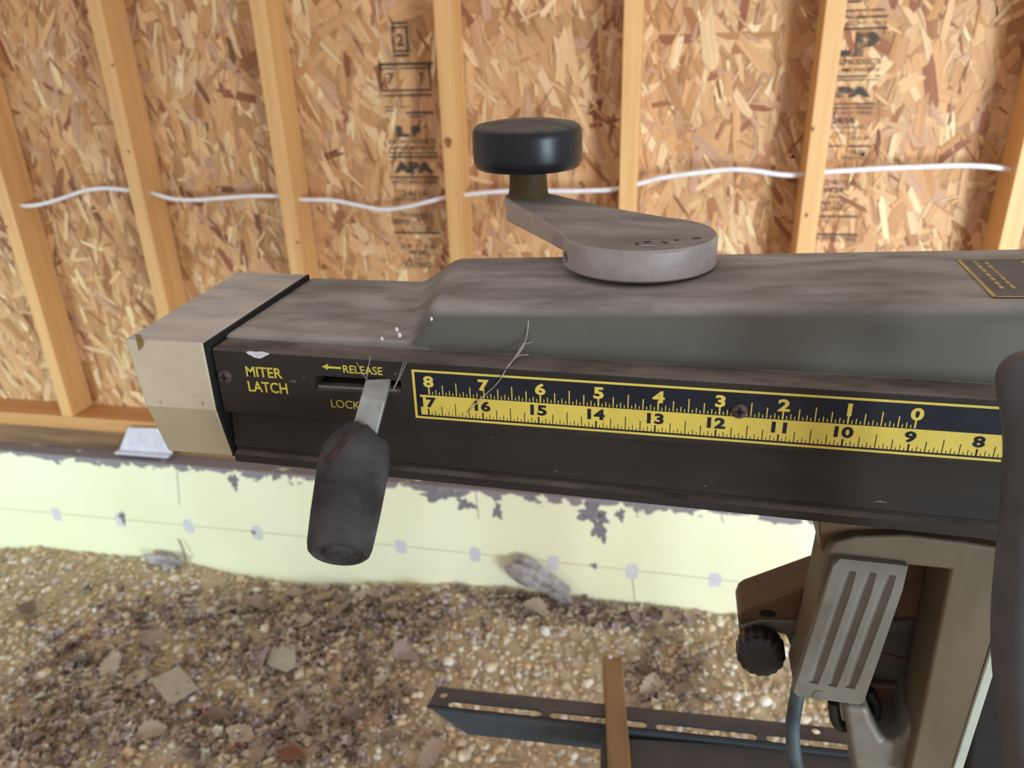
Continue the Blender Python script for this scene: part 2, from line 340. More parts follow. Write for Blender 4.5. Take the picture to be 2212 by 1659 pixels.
# studs
SX = [-1.772, -1.366, -0.9525, -0.525, -0.119, 0.274, 0.679]
STUD_LABELS = ['pine wall stud nearest the left edge, standing bare on the bottom plate', 'pine wall stud rising behind the beige end cap of the saw arm',
               'pine wall stud rising behind the flat dusty front end of the saw arm', 'pine wall stud just left of the black crank knob, with a brown knot',
               'pine wall stud rising behind the crank disc, right of the black knob', 'pine wall stud covering the left half of an inked grade stamp',
               'pine wall stud at the right edge, where the white cable ends']
for k, (x, lab) in enumerate(zip(SX, STUD_LABELS)):
    bm = bmesh.new(); box(bm, x, x + 0.0385, YS, YO, H - 0.994, 2.3)
    o = fin('wall_stud', bm, M['pine'], bevel=0.0015); tag(o, lab, 'wall stud', 'pine studs of the back wall')
for k, px, py, rx, rz in ((3, 968, 308, .009, .012), (2, 643, 524, .004, .004), (5, 1726, 279, .003, .005), (5, 1742, 465, .0035, .005), (1, 245, 141, .004, .004), (1, 278, 328, .004, .004), (0, 4, 490, .004, .004)):
    st = [o for o in COL.objects if o.name.startswith('wall_stud')][k]; c = at(px, py, YS); c.x = min(max(c.x, SX[k] + rx + .001), SX[k] + .0375 - rx); bm = bmesh.new()
    prism(bm, [c + Vector((rx * math.cos(a) * (1 + .15 * math.sin(3 * a)), -.0004, rz * math.sin(a))) for a in [q * math.pi / 10 for q in range(20)]], (0, .001, 0)); fin('knot', bm, M['knot'], st)
bm = bmesh.new(); box(bm, -3.2, 2.2, YS, YO + 0.004, H - 1.036, H - 0.9945)
tag(fin('bottom_plate', bm, M['pine_x'], bevel=0.0015), 'yellow pine bottom plate that the wall studs stand on', 'wall plate')
bm = bmesh.new(); box(bm, -3.2, 2.2, YS + 0.003, YO + 0.004, H - 1.12, H - 1.0365)
tag(fin('sill_plate', bm, M['treated'], bevel=0.0015), 'dark dirty sill plate under the yellow pine bottom plate', 'sill plate')

# foam board against the footing
YF_ = 1.717; ZT = H - 1.102
bm = bmesh.new(); box(bm, -3.2, 2.2, YF_, YS + 0.002, -0.25, ZT)
for v in bm.verts: v.co -= Vector((0, YF_, ZT))
foam = fin('insulation_board', bm, M['foam'], bevel=0.002); foam.location = (0, YF_, ZT)
tag(foam, 'pale yellow foam insulation board standing in the gravel below the wall', 'insulation board')
def seam_pt(px): return 1098 + 0.0874 * px + 0.0000075 * px * px
bm = bmesh.new(); pts = [at(px, seam_pt(px), YF_ + 0.0008) for px in range(-100, 2300, 100)]; tube(bm, pts, 0.0016, 6)
fin('board_seam', bm, mat('seam_line', (186, 164, 120), (164, 144, 110), 20, .8), foam)
for px in (-25, 122, 260, 408, 556, 708, 866, 1027, 1195, 1365, 1545, 1730, 1920):
    c = at(px, seam_pt(px) + 2, YF_); bm = bmesh.new(); pts = []
    for k in range(12):
        a = k / 12 * 2 * math.pi; r = 1.0 + random.uniform(-.08, .06)
        pts.append(c + Vector((0.0165 * r * max(-1, min(1, 1.3 * math.cos(a))), -0.0006, 0.024 * r * max(-1, min(1, 1.3 * math.sin(a))))))
    prism(bm, pts, (0, 0.001, 0)); fin('tape_patch', bm, M['tape'], foam)
def splat(cx, cy, rx, ry, seed):
    r_ = random.Random(seed); c = at(cx, cy, YF_); sc = (at(cx + 1, cy, YF_) - c).length; bm = bmesh.new(); pts = []
    for k in range(40):
        a = k / 40 * 2 * math.pi; q = 1 + 0.28 * math.sin(3 * a + seed) + 0.2 * math.sin(7 * a + seed * 2) + r_.uniform(-.16, .16)
        pts.append(c + Vector((rx * sc * q * math.cos(a), -0.0007, ry * sc * q * math.sin(a))))
    prism(bm, pts, (0, 0.0012, 0)); fin('mud_stain', bm, M['mud'], foam)
for s in ((945, 1066, 42, 17, 1), (1005, 1090, 18, 12, 2), (1280, 1108, 30, 24, 3), (1296, 1140, 14, 34, 4), (1340, 1112, 9, 14, 5), (505, 1040, 9, 16, 6), (548, 1150, 5, 5, 7), (595, 1028, 9, 9, 8), (1152, 1076, 8, 7, 9), (1075, 1105, 9, 18, 10), (1283, 1222, 7, 7, 11), (265, 1118, 6, 13, 12)): splat(*s)
for px, y0, y1 in ((382, 1010, 1090), (1028, 1062, 1120), (1372, 1095, 1118), (1557, 1112, 1128), (1366, 1250, 1300)):
    bm = bmesh.new(); tube(bm, [at(px, y0, YF_), at(px + 6, y1, YF_)], 0.0012, 6); fin('score_line', bm, M['mud'], foam)

# ground
gp = [(-900, 1150), (0, 1185), (100, 1182), (250, 1200), (330, 1198), (400, 1210), (520, 1245), (640, 1262), (750, 1268), (880, 1262), (1000, 1262), (1100, 1270), (1250, 1292), (1380, 1307), (1590, 1325), (2300, 1380)]
gl = [at(x, y, YF_) for x, y in gp]; gx = [v.x for v in gl]; gz = [v.z for v in gl]
def ground(x, y):
    zf = np.interp(x, gx, gz); k = np.exp(-np.clip(YF_ - y, 0, 9) / 0.22)
    return zf * k + 0.012 * np.sin(x * 5.1 + y * 3) * (1 - k) + 0.008 * np.sin(x * 11 - y * 9) * (1 - k) - 0.004
nx, ny = 180, 110
gxs = np.linspace(-3.2, 2.2, nx); gys = np.linspace(-3.4, YF_ + 0.02, ny); GX, GY = np.meshgrid(gxs, gys); GZ = ground(GX, GY)
bm = bmesh.new(); vv = [[bm.verts.new((GX[j, i], GY[j, i], GZ[j, i])) for i in range(nx)] for j in range(ny)]
for j in range(ny - 1):
    for i in range(nx - 1): bm.faces.new((vv[j][i], vv[j][i + 1], vv[j + 1][i + 1], vv[j + 1][i]))
floor = fin('floor', bm, M['soil'], smooth=True, angle=180); tag(floor, kind='structure')

def scatter(name, n, protov, protof, x, y, z, s, rotz, tilt, tints, material):
    nv = len(protov); pv = np.asarray(protov)[None] * s[:, None, :]
    pv = pv + rng.normal(0, 1, (n, nv, 3)) * (s[:, None, :] * 0.10)
    ct, st = np.cos(tilt)[:, None], np.sin(tilt)[:, None]; y1 = pv[..., 1] * ct - pv[..., 2] * st; z1 = pv[..., 1] * st + pv[..., 2] * ct
    cz, sz = np.cos(rotz)[:, None], np.sin(rotz)[:, None]; x2 = pv[..., 0] * cz - y1 * sz; y2 = pv[..., 0] * sz + y1 * cz
    co = np.stack([x2 + x[:, None], y2 + y[:, None], z1 + z[:, None]], -1).astype(np.float32)
    fa = np.asarray(protof); k = fa.shape[1]; idx = (fa[None] + (np.arange(n) * nv)[:, None, None]).astype(np.int32)
    me = bpy.data.meshes.new(name); me.vertices.add(n * nv); me.vertices.foreach_set('co', co.ravel())
    nf = n * len(fa); me.loops.add(nf * k); me.loops.foreach_set('vertex_index', idx.ravel())
    me.polygons.add(nf); me.polygons.foreach_set('loop_start', np.arange(0, nf * k, k, dtype=np.int32)); me.update(calc_edges=True)
    me.polygons.foreach_set('use_smooth', np.ones(nf, bool))
    ca = me.attributes.new('tint', 'FLOAT_COLOR', 'POINT'); cc = np.ones((n, nv, 4), np.float32); cc[..., :3] = tints[:, None]; ca.data.foreach_set('color', cc.ravel())
    o = bpy.data.objects.new(name, me); COL.objects.link(o); me.materials.append(material); return o
bm = bmesh.new(); bmesh.ops.create_icosphere(bm, subdivisions=2, radius=1.0); bm.verts.ensure_lookup_table()
iv = [tuple(v.co) for v in bm.verts]; jf = [tuple(v.index for v in f.verts) for f in bm.faces]; bm.free()
bm = bmesh.new(); bmesh.ops.create_icosphere(bm, subdivisions=1, radius=1.0)
iv1 = [tuple(v.co) for v in bm.verts]; jf1 = [tuple(v.index for v in f.verts) for f in bm.faces]; bm.free()
def pick(pal, n):
    c = np.array([lin(*q[0])[:3] for q in pal]); w_ = np.array([q[1] for q in pal], float); return c[rng.choice(len(pal), n, p=w_ / w_.sum())] * rng.uniform(.82, 1.15, (n, 1))
NP = 17000
px_ = rng.uniform(-2.5, 1.0, NP); py_ = rng.uniform(0.55, YF_ - 0.004, NP)
r_ = np.clip(rng.lognormal(math.log(0.0068), 0.38, NP), .003, .017)
py_ = np.minimum(py_, YF_ - r_ - .001)
ss = np.stack([r_ * rng.uniform(.9, 1.35, NP), r_ * rng.uniform(.75, 1.05, NP), r_ * rng.uniform(.5, .85, NP)], -1)
STONE = [((208, 186, 154), 6), ((200, 174, 138), 6), ((218, 202, 178), 4), ((236, 228, 216), 1.6), ((184, 162, 136), 3), ((174, 158, 146), 2), ((192, 174, 160), 2)]
o = scatter('gravel', NP, iv1, jf1, px_, py_, ground(px_, py_) + r_ * 0.25, ss, rng.uniform(0, 6.3, NP), rng.normal(0, .5, NP), pick(STONE, NP), M['stone'])
tag(o, 'tan and cream crushed gravel covering the ground below the wall', 'gravel', kind='stuff')

# dead leaves: a curled blade, scraps as one mass and the larger leaves one by one
NL = 12
lv = []; lf = []
for i in range(NL + 1):
    t = i / NL; wd = (math.sin(math.pi * min(1, t * 0.97 + .03)) ** .7) * (0.36 if i % 2 else 0.27)
    for s_ in (-1, 0, 1): lv.append((t - .5, s_ * wd, 0.16 * abs(s_) * wd * 2 + 0.22 * (t - .5) ** 2))
for i in range(NL):
    for s_ in (0, 1): a = i * 3 + s_; lf.append((a, a + 1, a + 4, a + 3))
LEAF = [((186, 162, 142), 4), ((172, 150, 136), 4), ((198, 178, 156), 3), ((154, 132, 122), 2), ((206, 190, 170), 2), ((188, 168, 166), 2), ((184, 140, 110), .7)]
def floor_hit(px, py):
    d = R3 @ Vector((px - CX, py - CY, FPX)); z = -H
    for _ in range(6):
        q = d * (z / d.z); z = float(ground(q.x, q.y)) - H
    return q.x, q.y, z + H
patches = [(690, 1345, 150, 55, 240), (560, 1420, 130, 60, 130), (850, 1330, 110, 45, 110), (230, 1500, 170, 90, 200), (560, 1590, 180, 60, 200), (1330, 1330, 120, 28, 100), (820, 1500, 110, 110, 90), (1430, 1460, 90, 60, 70), (360, 1330, 160, 50, 90), (100, 1620, 120, 50, 80), (1110, 1310, 110, 30, 60)]
lx = []; ly = []
for cx, cy, sx, sy, n in patches:
    for _ in range(n):
        x, y, z = floor_hit(random.gauss(cx, sx * .65), max(1235, random.gauss(cy, sy * .65))); lx.append(x); ly.append(min(y, YF_ - .025))
lx = np.array(lx); ly = np.array(ly); n = len(lx); ls = rng.uniform(.014, .046, n)
o = scatter('leaf_litter', n, lv, lf, lx, ly, ground(lx, ly) + rng.uniform(.006, .014, n), np.stack([ls, ls * rng.uniform(.6, 1.1, n), ls], -1), rng.uniform(0, 6.3, n), rng.normal(0, .45, n), pick(LEAF, n), M['leaf'])
tag(o, 'crumbled brown leaf litter scattered over the gravel', 'leaf litter', kind='stuff')
leaf_meshes = []
for k in range(6):
    me = bpy.data.meshes.new('dead_leaf'); cur = random.uniform(.5, 1.6)
    me.from_pydata([(x + random.uniform(-.02, .02), y + random.uniform(-.02, .02) + .12 * math.sin(3 * x + k), z * cur + 0.05 * math.sin(7 * x + k)) for x, y, z in lv], [], lf); me.update()
    for p_ in me.polygons: p_.use_smooth = True
    ca = me.attributes.new('tint', 'FLOAT_COLOR', 'POINT'); c = lin(*LEAF[k][0][:3])
    for d in ca.data: d.color = (c[0] * .72, c[1] * .7, c[2] * .68, 1)
    me.materials.append(M['leaf']); leaf_meshes.append(me)
spots = [(700, 1300), (735, 1330), (660, 1350), (600, 1335), (780, 1300), (820, 1290), (640, 1290), (560, 1310), (500, 1330), (690, 1390), (640, 1410), (560, 1440), (450, 1420), (330, 1390), (250, 1450), (180, 1440), (300, 1480), (210, 1560), (120, 1540), (90, 1600), (330, 1600), (470, 1560), (520, 1600), (420, 1640), (560, 1640), (660, 1570), (700, 1600), (760, 1560), (820, 1480), (880, 1420), (860, 1340), (920, 1310), (1160, 1330), (1260, 1310), (1330, 1330), (1390, 1350), (1450, 1340), (1470, 1500), (1400, 1490), (60, 1330), (400, 1290), (850, 1600), (930, 1640)]
for k, (x, y) in enumerate(spots):
    qx, qy, qz = floor_hit(x, y); o = bpy.data.objects.new('dead_leaf', leaf_meshes[k % 6]); COL.objects.link(o)
    o.location = (qx, qy, qz + .016); s = random.uniform(.04, .085); o.scale = (s, s, s); o.rotation_euler = (random.gauss(0, .3), random.gauss(0, .3), random.uniform(0, 6.3))
    tag(o, 'curled dry brown leaf lying on the gravel among the leaf litter', 'leaf', 'dry leaves on the gravel')
def scrap(name, pix, lab, cat, material, th=0.002, lift=0.020):
    pts = []
    for x, y in pix:
        qx, qy, qz = floor_hit(x, y); pts.append(Vector((qx, qy, qz)))
    zc = sum(p_.z for p_ in pts) / len(pts) + lift; pts = [Vector((p_.x, p_.y, zc + (p_.z - zc + lift) * .6)) for p_ in pts]
    bm = bmesh.new(); prism(bm, pts, (0, 0, th)); o = fin(name, bm, material, bevel=.0005); return tag(o, lab, cat)
scrap('cardboard_scrap', [(330, 1484), (390, 1452), (432, 1500), (378, 1534), (366, 1532)], 'square grey cardboard scrap lying among leaves at the lower left', 'scrap', M['paper'])
scrap('cardboard_scrap', [(592, 1412), (640, 1404), (642, 1452), (622, 1466), (578, 1448)], 'torn grey cardboard scrap below the latch grip, right of the square one', 'scrap', M['paper'])
scrap('rusty_scrap', [(598, 1640), (636, 1622), (660, 1640), (648, 1656), (610, 1656)], 'reddish brown bark scrap on the gravel at the bottom edge', 'scrap', mat('bark', (130, 82, 58), (108, 70, 52), 40, .9), .004)
# lumps
def lump(name, px, py, y, rx, ry, rz, lab, cat, rot, zoff=0):
    bm = bmesh.new(); bmesh.ops.create_icosphere(bm, subdivisions=4, radius=1.0)
    r0 = random.Random(px); ph = [r0.uniform(0, 6) for _ in range(6)]
    for v in bm.verts:
        c = v.co; q = 1 + .22 * math.sin(3.4 * c.x + ph[0]) + .16 * math.sin(6 * c.y + ph[1] + 3 * c.z) + .06 * math.sin(13 * c.x + ph[2]) * math.sin(11 * c.z + ph[3])
        v.co = Vector((c.x * rx * q, c.y * ry * q, c.z * rz * q))
    o = fin(name, bm, M['mortar'], smooth=True, angle=180); o.location = at(px, py, y); o.rotation_euler = rot; return tag(o, lab, cat)
lump('mortar_lump', 1168, 1255, 1.685, .088, .028, .037, 'grey lump of mortar leaning against the yellow insulation board', 'mortar', (0, .52, 0))
lump('grey_stone', 352, 1210, 1.685, .05, .02, .022, 'flat grey stone half buried where the gravel meets the board', 'stone', (0, .1, 0))
bm = bmesh.new(); tube(bm, spline([at(401, 1212, 1.69), at(397, 1190, 1.7), at(386, 1164, 1.705)]), [.0022] * 12 + [.0012], 6)
tag(fin('twig', bm, mat('twig_bark', (110, 92, 80), (90, 74, 64), 60, .9), smooth=True), 'thin dark twig sticking up against the yellow board', 'twig')
# flashing
bm = bmesh.new(); prism(bm, [at(x, y, 1.752) for x, y in ((276, 924), (372, 926), (372, 982), (257, 974))], (0, .0025, 0))
prism(bm, [at(x, y, 1.752) for x, y in ((257, 970), (372, 979), (372, 983), (257, 974))], (0, -.02, 0))
tag(fin('flashing_scrap', bm, M['white_sheet'], bevel=.0006), 'white sheet flashing scrap standing behind the beige end cap', 'flashing')

# cable through the studs
cp = [(14, 441), (40, 444), (80, 443), (130, 430), (180, 413), (225, 407), (268, 410), (300, 414), (332, 418), (370, 429), (420, 432), (480, 428), (540, 424), (602, 424), (652, 431), (720, 433), (780, 445), (830, 453), (880, 447), (920, 437), (962, 427), (1003, 421), (1050, 416), (1095, 413), (1150, 412), (1210, 413), (1270, 412), (1325, 409), (1375, 398), (1430, 384), (1510, 373), (1580, 366), (1630, 369), (1685, 377), (1730, 378), (1785, 371), (1840, 368), (1900, 364), (1980, 361), (2060, 358), (2120, 359), (2168, 364), (2188, 368)]
bm = bmesh.new(); tube(bm, spline([at(x, y, 1.80) for x, y in cp], 4), 0.0056, 10)
tag(fin('electrical_cable', bm, M['cable'], smooth=True, angle=180), 'white electrical cable sagging from stud to stud across the wall', 'cable')

# ------------------------------------------------------------------ stand
stand = thing('saw_stand', 'blue grey slotted steel stand rail with a brown cross bar, under the saw', 'saw stand', (0.42, 0.56, 0.0))
ZR = -0.60
A = atz(945, 1483, ZR); Bq = atz(928, 1527, ZR)
ex = (atz(1830, 1575, ZR) - A); ex.z = 0; ex.normalize(); ey = Vector((-ex.y, ex.x, 0))
def rp(u, v, z): return Vector((A.x, A.y, 0)) + ex * u + ey * v + Vector((0, 0, z))
fw = (A - Bq).dot(ey)
bm = bmesh.new(); zt = H + ZR
prism(bm, [rp(0.0, 0, zt), rp(0.75, 0, zt), rp(0.75, -fw, zt), rp(-.004, -fw, zt)], (0, 0, -.0025))
rail = fin('slotted_rail', bm, M['steel'], stand)
cuts = []
u0 = .016
for k in range(8):
    bm = bmesh.new(); a0 = u0 + k * .1015; a1 = a0 + .0935; pts = []
    for q in range(9): t = math.pi / 2 + math.pi * q / 8; pts.append(rp(a0 + .0042 + .0042 * math.cos(t), -fw + .0068 + .0042 * math.sin(t), zt + .01))
    for q in range(9): t = -math.pi / 2 + math.pi * q / 8; pts.append(rp(a1 - .0042 + .0042 * math.cos(t), -fw + .0068 + .0042 * math.sin(t), zt + .01))
    prism(bm, pts, (0, 0, -.03)); cuts.append(bm)
for hx, hy in ((958, 1500), (1763, 1578)):
    hp = atz(hx, hy, ZR); bm = bmesh.new(); lathe(bm, (hp.x, hp.y, zt - .02), (0, 0, 1), [(.0042, 0), (.0042, .04)], 20); cuts.append(bm)
boolean_cut(rail, cuts)
C_ = at(1012, 1597, Bq.y - .004); D_ = at(1290, 1625, (Bq.y + .006))
hgt = zt - C_.z; off = (C_ - Bq).dot(ex)
bm = bmesh.new(); prism(bm, [rp(-.004, -fw, zt), rp(.75, -fw, zt), rp(.75, -fw, zt - hgt), rp(off - .004, -fw, zt - hgt)], ey * .0025)
fin('rail_web', bm, M['steel'], stand, bevel=.0006)
# brown cross bar over the rail
g = [atz(x, y, ZR + .004) for x, y in ((1302, 1415), (1344, 1419), (1366, 1690), (1315, 1690))]
bm = bmesh.new(); prism(bm, g, (0, 0, -.022)); fin('cross_bar', bm, M['brass'], stand, bevel=.0015)
bm = bmesh.new(); lathe(bm, atz(1318, 1420, ZR + .0035), (0, 0, 1), [(.0025, 0), (.0025, .0012), (0, .002)], 12); fin('bar_rivet', bm, M['white_chip'], stand, smooth=True)
# dark tray in front of the rail
t0 = atz(1385, 1596, ZR - .012)
bm = bmesh.new(); q = [atz(x, y, ZR - .006) for x, y in ((1298, 1592), (1840, 1622), (2300, 1665), (2300, 1900), (1290, 1900))]
prism(bm, q, (0, 0, -.02)); fin('table_tray', bm, M['steel_dark'], stand, bevel=.001)
for lx_, ly_ in ((0.50, 0.28), (0.50, 0.66), (0.92, 0.28), (0.92, 0.66)):
    bm = bmesh.new(); z0 = float(ground(lx_, ly_)); box(bm, lx_ - .02, lx_ + .02, ly_ - .02, ly_ + .02, z0 + .004, zt - .02); fin('leg', bm, M['steel'], stand, bevel=.002)
bm = bmesh.new(); box(bm, .40, .96, .24, .70, zt - .028, zt - .004); fin('top_frame', bm, M['steel_dark'], stand, bevel=.002)

# ------------------------------------------------------------------ radial arm saw
YR = 0.3017
saw = thing('radial_arm_saw', 'olive grey radial arm saw with yellow inch scale along its black rail', 'radial arm saw', (0.62, 0.37, zt - .003))
def pz(x, y, z): return Vector((x, y, z + H))
XE = 0.74
ztop = lambda x: -.1311 - .0148 * x
zbot = lambda x: -.1945 - .026 * x
# black rail: upper band (with the latch slot), set back lower band and a bottom lip
def rail_profile(x):
    e = -.1612 - .002 * x; b = zbot(x)
    return [(.330, ztop(x)), (YR + .0012, ztop(x)), (YR + .0002, ztop(x) - .0007), (YR, ztop(x) - .0020), (YR, e), (YR + .0048, e - .0004), (YR + .0054, e - .0022),
            (YR + .0030, b + .0080), (YR + .0042, b + .0068), (YR + .0042, b + .0052), (YR + .0010, b + .0042), (YR + .0010, b), (.330, b)]
bm = bmesh.new(); rings = []
for x in (-.2085, -.1585, -.1160, -.05, .05, .16, .4, XE): rings.append([bm.verts.new(pz(x, y, z)) for y, z in rail_profile(x)])
for a, b in zip(rings, rings[1:]):
    for k in range(13): bm.faces.new((a[k], a[(k + 1) % 13], b[(k + 1) % 13], b[k]))
bm.faces.new(rings[0]); bm.faces.new(rings[-1][::-1])
arm = fin('arm_rail', bm, M['rail'], saw, smooth=True, angle=25)
arm['label'] = 'black side rail of the arm'
bm = bmesh.new(); prism(bm, [at(x, y, YR) + Vector((0, -.004, 0)) for x, y in ((680, 811), (866, 823), (868, 852), (682, 842))], (0, .020, 0)); 
boolean_cut(arm, [bm])
for p_ in arm.data.polygons: p_.use_smooth = True
arm.data.set_sharp_from_angle(angle=math.radians(25))
bm = bmesh.new(); prism(bm, [at(x, y, YR + .0025) for x, y in ((684, 832), (866, 842), (868, 858), (684, 850))], (0, .004, 0))
fin('latch_slide', bm, M['bare'], saw)
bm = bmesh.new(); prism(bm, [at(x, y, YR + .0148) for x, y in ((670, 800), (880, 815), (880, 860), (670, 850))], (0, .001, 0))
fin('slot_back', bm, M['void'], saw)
# printed words beside the slot
bm = bmesh.new(); sl = Vector((1, 0, -.013)); up = Vector((0.0, 0, 1)); yp = YR - .00012
def words(s, x0, x1, ymid, hpx, bold):
    a = at(x0, ymid[0], yp); b = at(x1, ymid[1], yp); h = (at(x0, ymid[0] - hpx / 2, yp) - at(x0, ymid[0] + hpx / 2, yp)).z
    vs, _f = text_polys(s, 1.0, bold); xs = [q[0] for q in vs]; ys = [q[1] for q in vs]; size = h / (max(ys) - min(ys)); d = b - a
    sx = d.length / ((max(xs) - min(xs)) * size); d.normalize()
    o = (a + b) / 2 - d * (size * sx * (max(xs) + min(xs)) / 2) - up * (size * (max(ys) + min(ys)) / 2)
    put_text(bm, s, size, o, d, up, bold=bold, xs=sx)
words('MITER', 531, 609, (802, 807), 22, .02); words('LATCH', 536, 621, (834, 840), 23, .02)
fin('miter_lettering', bm, M['print_yellow'], saw)['label'] = 'yellow printed words MITER LATCH'; bm = bmesh.new()
words('RELEASE', 741, 826, (797, 802), 17, .012); words('LOCK', 715, 778, (871, 876), 17, .0)
for pts in (((695, 791.5), (709, 786), (708, 791), (737, 793), (737, 797.5), (708, 795.5), (708, 799)),): bm.faces.new([bm.verts.new(at(x, y, yp)) for x, y in pts])
fin('slot_lettering', bm, M['print_yellow'], saw)['label'] = 'yellow printed words and arrow around the latch slot'
# scale label: black plate, yellow band, border, ticks and numerals
bm = bmesh.new(); SL = -.0124
zL = lambda x, k: -.1345 + SL * x - k * .0242        # k: 0 top edge .. 1 bottom edge
def lq(x0, x1, k0, k1, mi, yo): 
    bm.faces.new([bm.verts.new(pz(*q)) for q in ((x0, YR - yo, zL(x0, k1)), (x1, YR - yo, zL(x1, k1)), (x1, YR - yo, zL(x1, k0)), (x0, YR - yo, zL(x0, k0)))]).material_index = mi
XL, XR = -.1107, .1345
prism(bm, [pz(XL, YR - .00025, zL(XL, 1)), pz(XR, YR - .00025, zL(XR, 1)), pz(XR, YR - .00025, zL(XR, 0)), pz(XL, YR - .00025, zL(XL, 0))], (0, .0004, 0), 0)
bw = .045
lq(XL, XR, 0, bw, 1, .0003); lq(XL, XR, 1 - bw, 1, 1, .0003); lq(XL, XL + .0012, 0, 1, 1, .00032)
BT, BB = .505, .918
lq(XL + .0030, XR, BT, BB, 1, .0003)
t8, t17, IN = -.1032, -.1041, .02545
def tick(x, k0, k1, wd, mi): lq(x - wd / 2, x + wd / 2, k0, k1, mi, .00034)
for i in range(0, 8 * 16 + 1):
    x = t8 + i * IN / 16; q = i % 16
    if x > XR - .001: break
    hgt_ = .19 if q == 0 else (.265 if q == 8 else (.20 if q in (4, 12) else (.10 if q % 2 == 0 else .06)))
    if q == 0: tick(x, BT - .016 - hgt_, BT - .016, .00068, 1)
    elif i % 2 == 0 or True: tick(x, BT - .016 - hgt_, BT - .016, .00048 if q % 4 == 0 else .00040, 1)
for i in range(0, 9 * 16 + 10):
    x = t17 + i * IN / 16; q = i % 16
    if x > XR - .0008: break
    hgt_ = .125 if q == 0 else (.255 if q == 8 else (.19 if q in (4, 12) else (.095 if q % 2 == 0 else .05)))
    tick(x, BB - .004 - hgt_, BB + .01, .0007 if q == 0 else (.00036 if q % 4 == 0 else .0003), 0)
lx0 = Vector((1, 0, SL)).normalized()
def num(s, x, k, h, mi, xs):
    vs, _f = text_polys(s, 1.0, .04); ys = [q[1] for q in vs]; xx = [q[0] for q in vs]; size = h / (max(ys) - min(ys))
    o = pz(x, YR - .0004, zL(x, k)) - Vector((0, 0, size * (max(ys) + min(ys)) / 2)) - lx0 * size * xs * (max(xx) + min(xx)) / 2
    put_text(bm, s, size, o, lx0, (0, 0, 1), mi=mi, bold=.04, xs=xs)
for i in range(9): num(str(8 - i), t8 + i * IN, .228, .0056, 1, 1.32)
for i in range(10): num(str(17 - i), t17 + i * IN, .655, .0051, 0, 1.35)
lab = fin('scale_label', bm, [M['label_black'], M['label_yellow']], saw); lab['label'] = 'yellow and black printed inch scale'
# screws on the rail
def screw(px, py, r, y=YR):
    c = at(px, py, y); bm = bmesh.new(); lathe(bm, c, (0, -1, 0), [(r, 0), (r * .98, r * .22), (r * .8, r * .42), (r * .35, r * .52), (r * .3, r * .36), (0, r * .3)], 28)
    o = fin('screw', bm, M['rust'], saw, smooth=True, angle=50); o['label'] = 'rusty round screw head'
    bm = bmesh.new(); rr = r * .62
    box(bm, c.x - rr, c.x + rr, c.y - r * .56, c.y - r * .3, c.z - r * .1, c.z + r * .1); box(bm, c.x - r * .1, c.x + r * .1, c.y - r * .57, c.y - r * .3, c.z - rr, c.z + rr)
    fin('cross_slot', bm, M['void'], o)
screw(487, 813, .0036); screw(1597, 887, .0034)
# white chip stuck on the rail edge
bm = bmesh.new(); c = at(555, 766, YR - .0004)
pts = []
for k in range(18):
    a = k / 18 * 2 * math.pi; q = 1 + .2 * math.sin(3 * a) + random.uniform(-.15, .15); pts.append(c + Vector((.0050 * q * math.cos(a), 0, .0016 * q * math.sin(a))))
prism(bm, pts, (0, .001, 0)); fin('paint_chip', bm, M['white_chip'], saw, bevel=.0003)['label'] = 'white paint chip'

# cover: flat front part rising to a long hump
YB = .4165
def hump(x): return -.1068 + .040 * x
def lift(x, y):                             # 0 on the flat part, 1 on the hump, slanting end
    xb = -.117 - .27 * (y - .317); wd = .013 + .16 * (y - .317)
    t = max(0, min(1, (x - xb) / wd)); return t
bm = bmesh.new()
ys = [.3165, .3170, .3176, .3182, .3188, .3196, .3207, .3222, .3242, .3266, .330, .345, .360, .375, .39, .403, .409, .4125, .4145, .4158, YB, YB + .0003]
xs = [-.2096, -.205, -.2, -.19, -.18, -.17] + [-.16 + .002 * k for k in range(48)] + [-.06 + .02 * k for k in range(40)]
xs = [x for x in xs if x <= XE]
def cover_z(x, y):
    zf = ztop(x) + (.0002 if y > .32 else -.0008) if True else 0
    zflat = -.1268 if x < 0 else ztop(x) + .003
    # rounded front edge of the flat part
    f = min(1, max(0, (y - .3165) / .003)); zlow = ztop(x) + (zflat - ztop(x)) * math.sin(f * math.pi / 2)
    # hump cross-section
    if y <= .3182: hh = max(0, (y - .3170)) / .0012 * .0016
    d0 = .3266
    prof = {.3165: -.0015, .3170: .002, .3176: .30, .3182: .52, .3188: .68, .3196: .80, .3207: .885, .3222: .945, .3242: .98, .3266: .995}
    k = prof.get(y, 1.0)
    if y >= .409: k = {.409: .995, .4125: .965, .4145: .90, .4158: .78, YB: .4, YB + .0003: 0.0}[y]
    zb = ztop(x) ; zh = zb + (hump(x) - zb) * k
    t = lift(x, y); t = t * t * (3 - 2 * t)
    zl = zlow if y < .409 else zflat + (zb - zflat) * (1 - k)
    return zl + (max(zh, zl) - zl) * t if k > .3 else (zl if t < .5 else min(zl, zh) if k < .001 else zl + (zh - zl) * t)
grid = [[bm.verts.new(pz(x, y, cover_z(x, y))) for y in ys] for x in xs]
for i in range(len(xs) - 1):
    for j in range(len(ys) - 1): bm.faces.new((grid[i][j], grid[i + 1][j], grid[i + 1][j + 1], grid[i][j + 1]))
# skirt, back and ends down to the rail bottom
def skirt(row, z):
    low = [bm.verts.new(Vector((v.co.x, v.co.y, z(v.co.x) + H))) for v in row]
    for a in range(len(row) - 1): bm.faces.new((row[a], row[a + 1], low[a + 1], low[a]))
    return low
skirt([r[-1] for r in grid], zbot); skirt(grid[0], lambda x: ztop(x) - .02); skirt(grid[-1], zbot)
cover = fin('arm_cover', bm, M['olive'], saw, smooth=True, angle=60)
